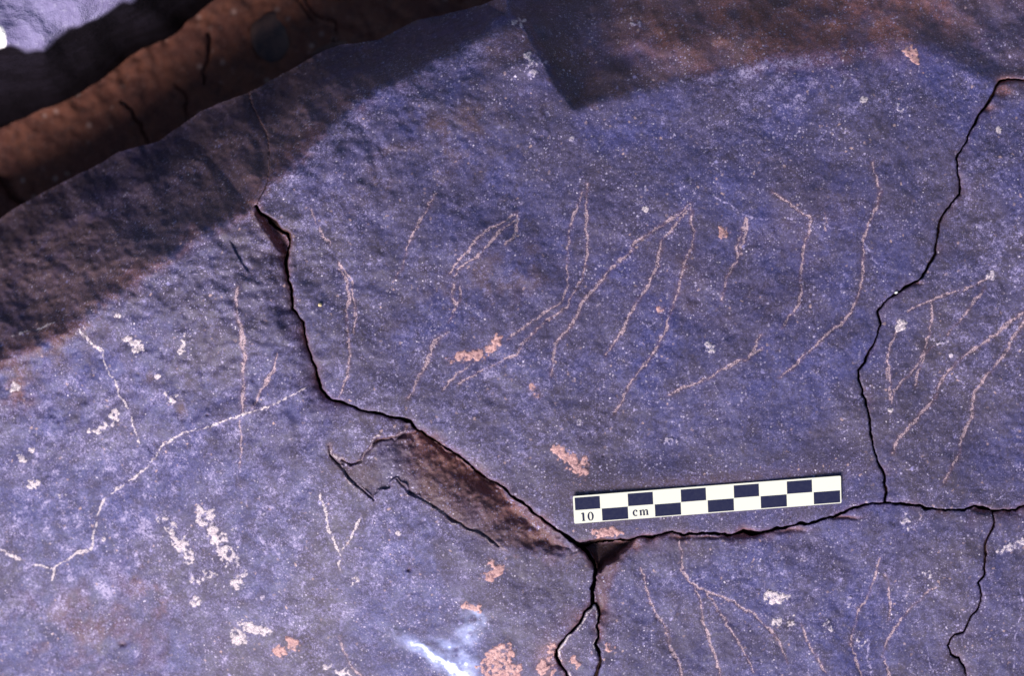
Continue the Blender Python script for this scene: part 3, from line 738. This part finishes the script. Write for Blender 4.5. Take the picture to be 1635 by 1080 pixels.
A1 = np.stack([np.clip(v, 0, 1) for v in (peck, rust, bloom, crack)], -1)
A2 = np.stack([np.clip(v, 0, 1) for v in (salm, cream, painted_sheen, brown)], -1)
ATT = {'wear_light_one': A1, 'wear_light_two': A2}
NRM = normals_of(VX, VY, Z); NRM_S = None
FLOOR = -.168
info = {
 'm': ('cracked_rock', 'large central rock slab of purple-blue stone that carries the checkered scale card'),
 'l': ('cracked_rock', 'sloping rock slab left of the gap, with a spalled brown hollow and white crusts'),
 'r': ('cracked_rock', 'blue rock slab beyond the thin zigzag crack at the right edge, with engraved lines'),
 'f': ('cracked_rock', 'smallest wedge of blue slab in the bottom right corner, below two meeting cracks'),
 'b': ('cracked_rock', 'blue rock slab just below the scale card, scratched with branching pale lines'),
 'v': ('rock_sliver', 'slim loose sliver of rock with a cream rim, wedged in the bottom crack'),
}
roots = {}
for i, k in enumerate(names):
    nm, lb = info[k]
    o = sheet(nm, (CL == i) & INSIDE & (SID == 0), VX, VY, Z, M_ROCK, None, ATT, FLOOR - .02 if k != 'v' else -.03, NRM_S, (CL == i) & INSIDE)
    tag(o, lb, 'rock', None, 'thing'); roots[k] = o
for n, (slab, pname) in enumerate(parts):
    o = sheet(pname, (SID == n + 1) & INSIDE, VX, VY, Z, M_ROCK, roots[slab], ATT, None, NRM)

# ------------------------------------------------------------------ soil
m, t, b = mat('red_soil'); N = NB(t)
co = N.n('ShaderNodeTexCoord').outputs['Object']
a_, b2, c2 = N.noise(co, 30, 5, .6, .4), N.noise(co, 160, 4, .65), N.noise(co, 700, 3, .7)
c = N.mix(N.ramp(a_, .42, .58), (.185, .070, .054), (.23, .086, .058))
c = N.mix(N.ramp(b2, .42, .70, 0, .7), c, (.11, .052, .046))
c = N.mix(N.ramp(c2, .52, .75, 0, .5), c, (.29, .165, .14))
v = N.n('ShaderNodeTexVoronoi'); v.inputs['Scale'].default_value = 190; N.l(co, v.inputs['Vector'])
cs = N.n('ShaderNodeSeparateColor'); N.l(v.outputs['Color'], cs.inputs[0])
c = N.mix(N.math('MULTIPLY', N.ramp(v.outputs['Distance'], .42, .1), N.ramp(cs.outputs[0], .72, .9)), c, (.34, .20, .17))
N.l(c, b.inputs['Base Color']); b.inputs['Roughness'].default_value = .95; b.inputs['Specular IOR Level'].default_value = .15
bp = N.n('ShaderNodeBump'); bp.inputs['Strength'].default_value = .45; bp.inputs['Distance'].default_value = .0009
N.l(N.math('ADD', b2, N.math('MULTIPLY', c2, .5)), bp.inputs['Height']); N.l(bp.outputs[0], b.inputs['Normal'])
M_SOIL = m
gxs = axis(-250, 1000, 3.0, 90000, 1.10, 6000); gys = axis(-250, 520, 3.0, 90000, 1.10, 6000)
GX, GY = np.meshgrid(gxs, gys)
cen = np.exp(-(((GX - 400) / 3500) ** 2 + ((GY - 200) / 3500) ** 2))
GZ = FLOOR + cen * (.0009 * fbm(gxs, gys, 110, 91, 3) + .0004 * fbm(gxs, gys, 25, 92, 3) + .0004 * noise(gxs, gys, 8, 93))
GWx = GX + 4 * noise(gxs, gys, 22, 94) + 2 * noise(gxs, gys, 9, 96); GWy = GY + 4 * noise(gxs, gys, 22, 95)
for pts, w_, dp in (([(190,158),(205,170),(222,188),(230,212),(232,232)], 1.9, .004), ([(331,55),(335,80),(331,110),(326,135)], 2.2, .004), ([(480,-10),(500,18),(526,35),(534,62),(548,78)], 1.6, .003), ([(0,285),(20,310),(40,330)], 6, .006), ([(283,135),(296,160),(300,185)], 2.2, .003), ([(500,30),(470,-5)], 1.6, .003)):
    d, tt = seg_dist(GWx.astype(np.float32), GWy.astype(np.float32), pts)
    GZ = GZ - dp * np.exp(-(d / w_) ** 2)
SXv, SYv = P(GX, GY, GZ)
# far soil is a flat sheet: its own scale no longer follows the rays exactly
g = sheet('ground', np.ones((len(gys) - 1, len(gxs) - 1), bool), SXv, SYv, GZ, M_SOIL)
tag(g, 'reddish brown cracked soil between the boulders', None, None, 'structure')

# ------------------------------------------------------------------ second boulder, upper left
bx = axis(-250, 420, 2.2, 400, 1.15, 50); by = axis(-250, 300, 2.2, 500, 1.15, 50)
BX, BY = np.meshgrid(bx, by); BX = BX.astype(np.float32); BY = BY.astype(np.float32)
jx = BX + 2 * noise(bx, by, 45, 101) + .6 * noise(bx, by, 14, 102); jy = BY + 2 * noise(bx, by, 45, 103) + .6 * noise(bx, by, 12, 104)
dt = sdf(jx, jy, BOULDER_TOP); df = sdf(jx, jy, BOULDER_FOOT)
tt = np.clip(dt / (dt - df + 1e-3), 0, 1) * (dt > 0)
ztop = -.014 - .00004 * 0 * BX + .004 * fbm(bx, by, 110, 105, 3) + .0006 * fbm(bx, by, 25, 106, 3) - .010 * np.exp(-np.abs(np.minimum(dt, 0)) / 26)
BZ = ztop * (1 - tt) + (FLOOR - .004) * tt
BZ = np.where(dt > 0, ztop + (FLOOR - .006 - ztop) * tt, ztop) + .0006 * fbm(bx, by, 50, 107, 3) * sst(0, 25, dt)
PXb, PYb = P(BX, BY, BZ)
M_B = M_ROCK2
crs = np.exp(-(((BX + 2) / 13) ** 2 + ((BY - 62) / 17) ** 2)) + .8 * fbm(bx, by, 9, 108, 2) * 0
fc = (1 - np.hypot((BX + 1) / 11, (BY - 60) / 17)) * 11 + 1.3 * noise(bx, by, 7, 109)
z0 = np.zeros_like(BX)
m, t, b = mat('boulder_painted_shade'); N = NB(t)
co = N.n('ShaderNodeTexCoord').outputs['Object']; geo = N.n('ShaderNodeAttribute', attribute_name='wear_light_one')
s1 = N.n('ShaderNodeSeparateColor'); N.l(geo.outputs['Color'], s1.inputs[0])
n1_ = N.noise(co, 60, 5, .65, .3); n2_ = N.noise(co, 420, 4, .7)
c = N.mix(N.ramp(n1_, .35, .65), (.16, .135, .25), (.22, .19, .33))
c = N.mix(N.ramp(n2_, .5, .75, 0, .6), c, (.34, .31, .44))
dk = N.mix(N.ramp(n1_, .4, .7), (.006, .004, .007), (.011, .008, .014))  # shade on the boulder's side, painted as near-black colour
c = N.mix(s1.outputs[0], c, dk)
c = N.mix(s1.outputs[1], c, (.82, .78, .74))  # spot of direct sun painted as a white patch
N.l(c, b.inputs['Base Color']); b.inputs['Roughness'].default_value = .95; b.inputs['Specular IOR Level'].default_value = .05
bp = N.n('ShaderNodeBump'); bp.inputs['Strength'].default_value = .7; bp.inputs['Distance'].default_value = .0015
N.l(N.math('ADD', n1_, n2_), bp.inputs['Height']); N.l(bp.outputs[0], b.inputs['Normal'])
side_shade = sst(-6, 5, dt + 2 * noise(bx, by, 14, 110)); sun_spot = sst(-1.2, 1.5, fc)
BA = {'wear_light_one': np.stack([side_shade, sun_spot, z0, z0], -1)}
ddc = (df[1:, 1:] + df[:-1, :-1]) / 2; fcc = (fc[1:, 1:] + fc[:-1, :-1]) / 2
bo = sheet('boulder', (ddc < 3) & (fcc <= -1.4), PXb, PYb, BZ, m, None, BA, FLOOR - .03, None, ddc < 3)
tag(bo, 'out-of-focus boulder in the top left corner, pale on top, its shaded side painted near black', 'boulder')
sheet('crust_or_sun_spot', (ddc < 3) & (fcc > -1.4), PXb, PYb, BZ, m, bo, BA, None, normals_of(PXb, PYb, BZ))  # this piece is the painted sun spot, split off the boulder

# ------------------------------------------------------------------ loose stones and grains
def stone(name, px, py, z, r, sx, sy, sz, seed, material, label, cat, rot=0, sub=3, group=None):
    import bmesh
    bm = bmesh.new(); bmesh.ops.create_icosphere(bm, subdivisions=sub, radius=1)
    rs = random.Random(seed); dirs = [(Vector((rs.gauss(0, 1), rs.gauss(0, 1), rs.gauss(0, 1))).normalized(), rs.uniform(.72, .98)) for _ in range(9)]
    for v in bm.verts:
        n = v.co.normalized(); k = 1.0
        for dv, lim in dirs:
            q_ = n.dot(dv)
            if q_ > 0: k = min(k, lim / q_)
        v.co = n * k * r
        v.co.x *= sx; v.co.y *= sy; v.co.z *= sz
    me = bpy.data.meshes.new(name); bm.to_mesh(me); bm.free()
    for p_ in me.polygons: p_.use_smooth = True
    me.materials.append(material)
    o = bpy.data.objects.new(name, me); C.objects.link(o)
    x, y = P(px, py, z); o.location = (x, y, z); o.rotation_euler = (0, 0, rot)
    tag(o, label, cat, group); return o
def simple(name, a, b_, rough=.7, scale=400):
    m, t, b = mat(name); N = NB(t); co = N.n('ShaderNodeTexCoord').outputs['Object']
    f = N.noise(co, scale, 4, .7)
    N.l(N.mix(N.ramp(f, .35, .65), a, b_), b.inputs['Base Color']); b.inputs['Roughness'].default_value = rough
    bp = N.n('ShaderNodeBump'); bp.inputs['Strength'].default_value = .5; bp.inputs['Distance'].default_value = .0008
    N.l(f, bp.inputs['Height']); N.l(bp.outputs[0], b.inputs['Normal'])
    return m
def hz(px, py):
    return float(Z[np.argmin(np.abs(ys - py)), np.argmin(np.abs(xs - px))])
M_GRAIN = simple('tan_grain', (.50, .34, .16), (.75, .60, .36), .4, 2500)
M_WGR = simple('white_grain', (.72, .70, .66), (.85, .83, .80), .5, 2500)
M_DST = simple('dark_stone', (.07, .045, .050), (.15, .08, .07), .8, 120)
M_RST = simple('red_clod', (.11, .055, .050), (.17, .085, .075), .9, 160)
z_ = hz(511, 487); stone('sand_grain', 511, 487, z_ + .0004, .0008, 1, 1.05, .9, 3, M_GRAIN, 'tiny glassy tan grain resting left of the engraved face, near the open gap', 'grain', sub=2)
stone('sand_grain', 1431, 467, hz(1424, 462) + .0001, .00062, 1.25, .8, .8, 5, M_WGR, 'tiny white grain caught in the thin zigzag crack', 'grain', .5, 2)
stone('stone', 432, 58, FLOOR + .001, .0105, .9, 1.2, .25, 7, M_DST, 'dark flat stone half buried in the red soil', 'stone', .2)
stone('stone', 525, 78, FLOOR + .003, .0055, 1.7, .45, .4, 14, M_RST, 'pale flat chip at the foot of the slab beneath the upper edge', 'stone', .35)

# ------------------------------------------------------------------ checkered scale card
def pmat(name, col, rough, spec=.5):
    m, t, b = mat(name); N = NB(t); co = N.n('ShaderNodeTexCoord').outputs['Object']
    f = N.noise(co, 900, 4, .7)
    c = N.mix(N.ramp(f, .5, .8, 0, .25), col, tuple(x * .8 + .01 for x in col)); N.l(c, b.inputs['Base Color'])
    N.l(N.ramp(f, .3, .7, rough, rough + .12), b.inputs['Roughness']); b.inputs['Specular IOR Level'].default_value = spec
    return m
M_WHITE = pmat('white_card', (.82, .79, .64), .4); M_INK = pmat('printed_ink', (.015, .015, .048), .32, .6)
TL, TR, BR, BL = (914.5, 793), (1342.5, 760.3), (1343.5, 804), (917, 837)
reg = (rng(ys, 755, 842), rng(xs, 910, 1348))
cs_mask = (np.abs(Y[reg] - (797 - (X[reg] - 1129) * .076)) < 24)
zc = float(Z[reg][cs_mask].max()) + .00005
TH = .0007
zt = zc + TH
def card_pt(u, v, z=None):
    """u 0..1 along, v 0..1 down the card, on its top face"""
    px = TL[0] * (1 - u) * (1 - v) + TR[0] * u * (1 - v) + BR[0] * u * v + BL[0] * (1 - u) * v
    py = TL[1] * (1 - u) * (1 - v) + TR[1] * u * (1 - v) + BR[1] * u * v + BL[1] * (1 - u) * v
    z = zt if z is None else z
    x, y = P(px, py, zt)
    return (x, y, z + .00018 * math.cos(u * 5) )
card = bpy.data.objects.new('scale_card', None); C.objects.link(card)
ox, oy, _ = card_pt(.5, .5); card.location = (ox, oy, zc); card.empty_display_size = .01
tag(card, 'white photographic scale card with black checkers, marked 10 cm', 'scale card')
def add_mesh(name, verts, faces, material, parent, bevel=0):
    me = bpy.data.meshes.new(name); me.from_pydata([(a - ox, b_ - oy, c_ - zc) for a, b_, c_ in verts], [], faces); me.update()
    me.materials.append(material); o = bpy.data.objects.new(name, me); C.objects.link(o); o.parent = parent
    if bevel:
        md = o.modifiers.new('bevel', 'BEVEL'); md.width = bevel; md.segments = 2; md.limit_method = 'ANGLE'; md.angle_limit = math.radians(40)
    return o
# body outline with small round corners
out = []
ru, rv = .0045, .045
for (cu, cv, a0) in ((ru, rv, 180), (1 - ru, rv, 270), (1 - ru, 1 - rv, 0), (ru, 1 - rv, 90)):
    for k in range(5):
        a = math.radians(a0 + k * 22.5); out.append((cu + ru * math.cos(a), cv + rv * math.sin(a)))
# long sides cut into steps so the card can bow
def dens(o_):
    r = []
    for k in range(len(o_)):
        p, q_ = o_[k], o_[(k + 1) % len(o_)]; r.append(p)
        if abs(q_[0] - p[0]) > .5:
            for s_ in range(1, 20): r.append((p[0] + (q_[0] - p[0]) * s_ / 20, p[1]+ (q_[1] - p[1]) * s_ / 20))
    return r
out = dens(out); n_ = len(out)
cols = [k / 40 for k in range(41)]
top = [card_pt(u, v) for u, v in out]; bot = [card_pt(u, v, zc) for u, v in out]
# the top is a strip of quads between upper and lower edge
def edge_at(u, lowside):
    c_ = .0045
    if u < c_: d_ = math.sqrt(max(0, 1 - ((c_ - u) / c_) ** 2)) * rv
    elif u > 1 - c_: d_ = math.sqrt(max(0, 1 - ((u - 1 + c_) / c_) ** 2)) * rv
    else: d_ = rv
    return (1 - rv + d_) if lowside else (rv - d_)
us = [0, .0008, .002, .0035, .0045] + [.0045 + (1 - .009) * k / 40 for k in range(1, 40)] + [1 - .0045, 1 - .0035, 1 - .002, 1 - .0008, 1]
vt = []; fc_ = []
for u in us:
    vt += [card_pt(u, edge_at(u, 0)), card_pt(u, edge_at(u, 1)), card_pt(u, edge_at(u, 0), zc), card_pt(u, edge_at(u, 1), zc)]
for k in range(len(us) - 1):
    a = 4 * k; e_ = 4 * k + 4
    fc_ += [(a, a + 1, e_ + 1, e_), (a + 2, e_ + 2, e_ + 3, a + 3), (a, e_, e_ + 2, a + 2), (a + 1, a + 3, e_ + 3, e_ + 1)]
fc_ += [(0, 2, 3, 1), (4 * (len(us) - 1), 4 * (len(us) - 1) + 1, 4 * (len(us) - 1) + 3, 4 * (len(us) - 1) + 2)]
add_mesh('card_body', vt, fc_, M_WHITE, card)
u0, u1, v0, vm, v1 = .0055, .9955, .062, .525, .968
vb = lambda k: u0 + (u1 - u0) * k / 10
for k in range(10):
    a, b_ = vb(k) + .0008, vb(k + 1) - (.0048 if k % 2 == 0 else .0012)
    if k == 9: b_ = vb(10)
    va, ve = (v0, vm - .01) if k % 2 == 0 else (vm + .005, v1)
    vs = []; ff = []
    for s_ in range(5):
        uu = a + (b_ - a) * s_ / 4
        for zz in (.00003, 0):
            for v_ in (va, ve):
                q_ = card_pt(uu, v_); vs.append((q_[0], q_[1], q_[2] + zz))
    for s_ in range(4):
        q_ = 4 * s_; ff += [(q_, q_ + 1, q_ + 5, q_ + 4), (q_, q_ + 4, q_ + 6, q_ + 2), (q_ + 1, q_ + 3, q_ + 7, q_ + 5)]
    ff += [(0, 2, 3, 1), (16, 17, 19, 18)]
    add_mesh('black_checker', vs, ff, M_INK, card)
# hairlines of the print
for (ua, va, ub, vb_) in ((.9960, .525, .9968, .955),):
    pass
# serif lettering as flat outlines, drawn in a unit box and laid on the card
def ring(cx, cy, rx, ry, th_x, th_y, a0=0, a1=360, n=22):
    o_ = []; i_ = []
    for k in range(n + 1):
        a = math.radians(a0 + (a1 - a0) * k / n)
        o_.append((cx + rx * math.cos(a), cy + ry * math.sin(a)))
        i_.append((cx + (rx - th_x) * math.cos(a), cy + (ry - th_y) * math.sin(a)))
    return [(o_[k], o_[k + 1], i_[k + 1], i_[k]) for k in range(n)]
def rect(x0, y0, x1, y1): return [((x0, y0), (x1, y0), (x1, y1), (x0, y1))]
# glyph space: x right, y up, in pixels of the photo
def glyph(name, quads, px, py, label=None):
    """px, py: photo pixel of the glyph's lower left corner"""
    ux = ((TR[0] - TL[0]) / 428.0, (TR[1] - TL[1]) / 428.0); uy = (-ux[1], ux[0])
    vs = []; ff = []
    for q_ in quads:
        b0 = len(vs)
        for (gx_, gy_) in q_:
            x_ = px + ux[0] * gx_ - uy[0] * gy_; y_ = py + ux[1] * gx_ - uy[1] * gy_
            uu = (x_ - 914.5) / 428.0
            X_, Y_ = P(x_, y_, zt); vs.append((X_, Y_, zt + .00018 * math.cos(uu * 5) + .00004))
        ff.append(tuple(range(b0, b0 + 4)))
    return add_mesh(name, vs, ff, M_INK, card)
one = rect(1.2, .9, 4.4, 13.2) + rect(.2, 0, 5.4, .9) + [((-.6, 11.2), (1.2, 11.4), (1.2, 13.2), (-.6, 12.2))]
zero = ring(4.9, 6.6, 5.0, 7.0, 2.9, 1.1)
cc = ring(4.2, 4.5, 4.6, 5.1, 2.8, 1.3, 50, 310) + rect(5.0, 6.2, 7.4, 8.4)
mm = rect(.7, .7, 3.5, 8.8) + rect(0, 0, 4.0, .7) + rect(0, 7.4, 1, 8.2) + rect(5.8, .7, 8.6, 6.9) + rect(5.3, 0, 9.1, .7) + rect(11.0, .7, 13.8, 6.9) + rect(10.5, 0, 14.4, .7) + \
     ring(5.8, 6.4, 2.8, 2.8, 1.4, 1.7, 0, 150, 8) + ring(11.0, 6.4, 2.8, 2.8, 1.4, 1.7, 0, 150, 8)
glyph('numeral', one, 929.2, 832.8); glyph('numeral', zero, 938.6, 832.0)
glyph('letter', cc, 1010.8, 824.6); glyph('letter', mm, 1021.3, 824.0)
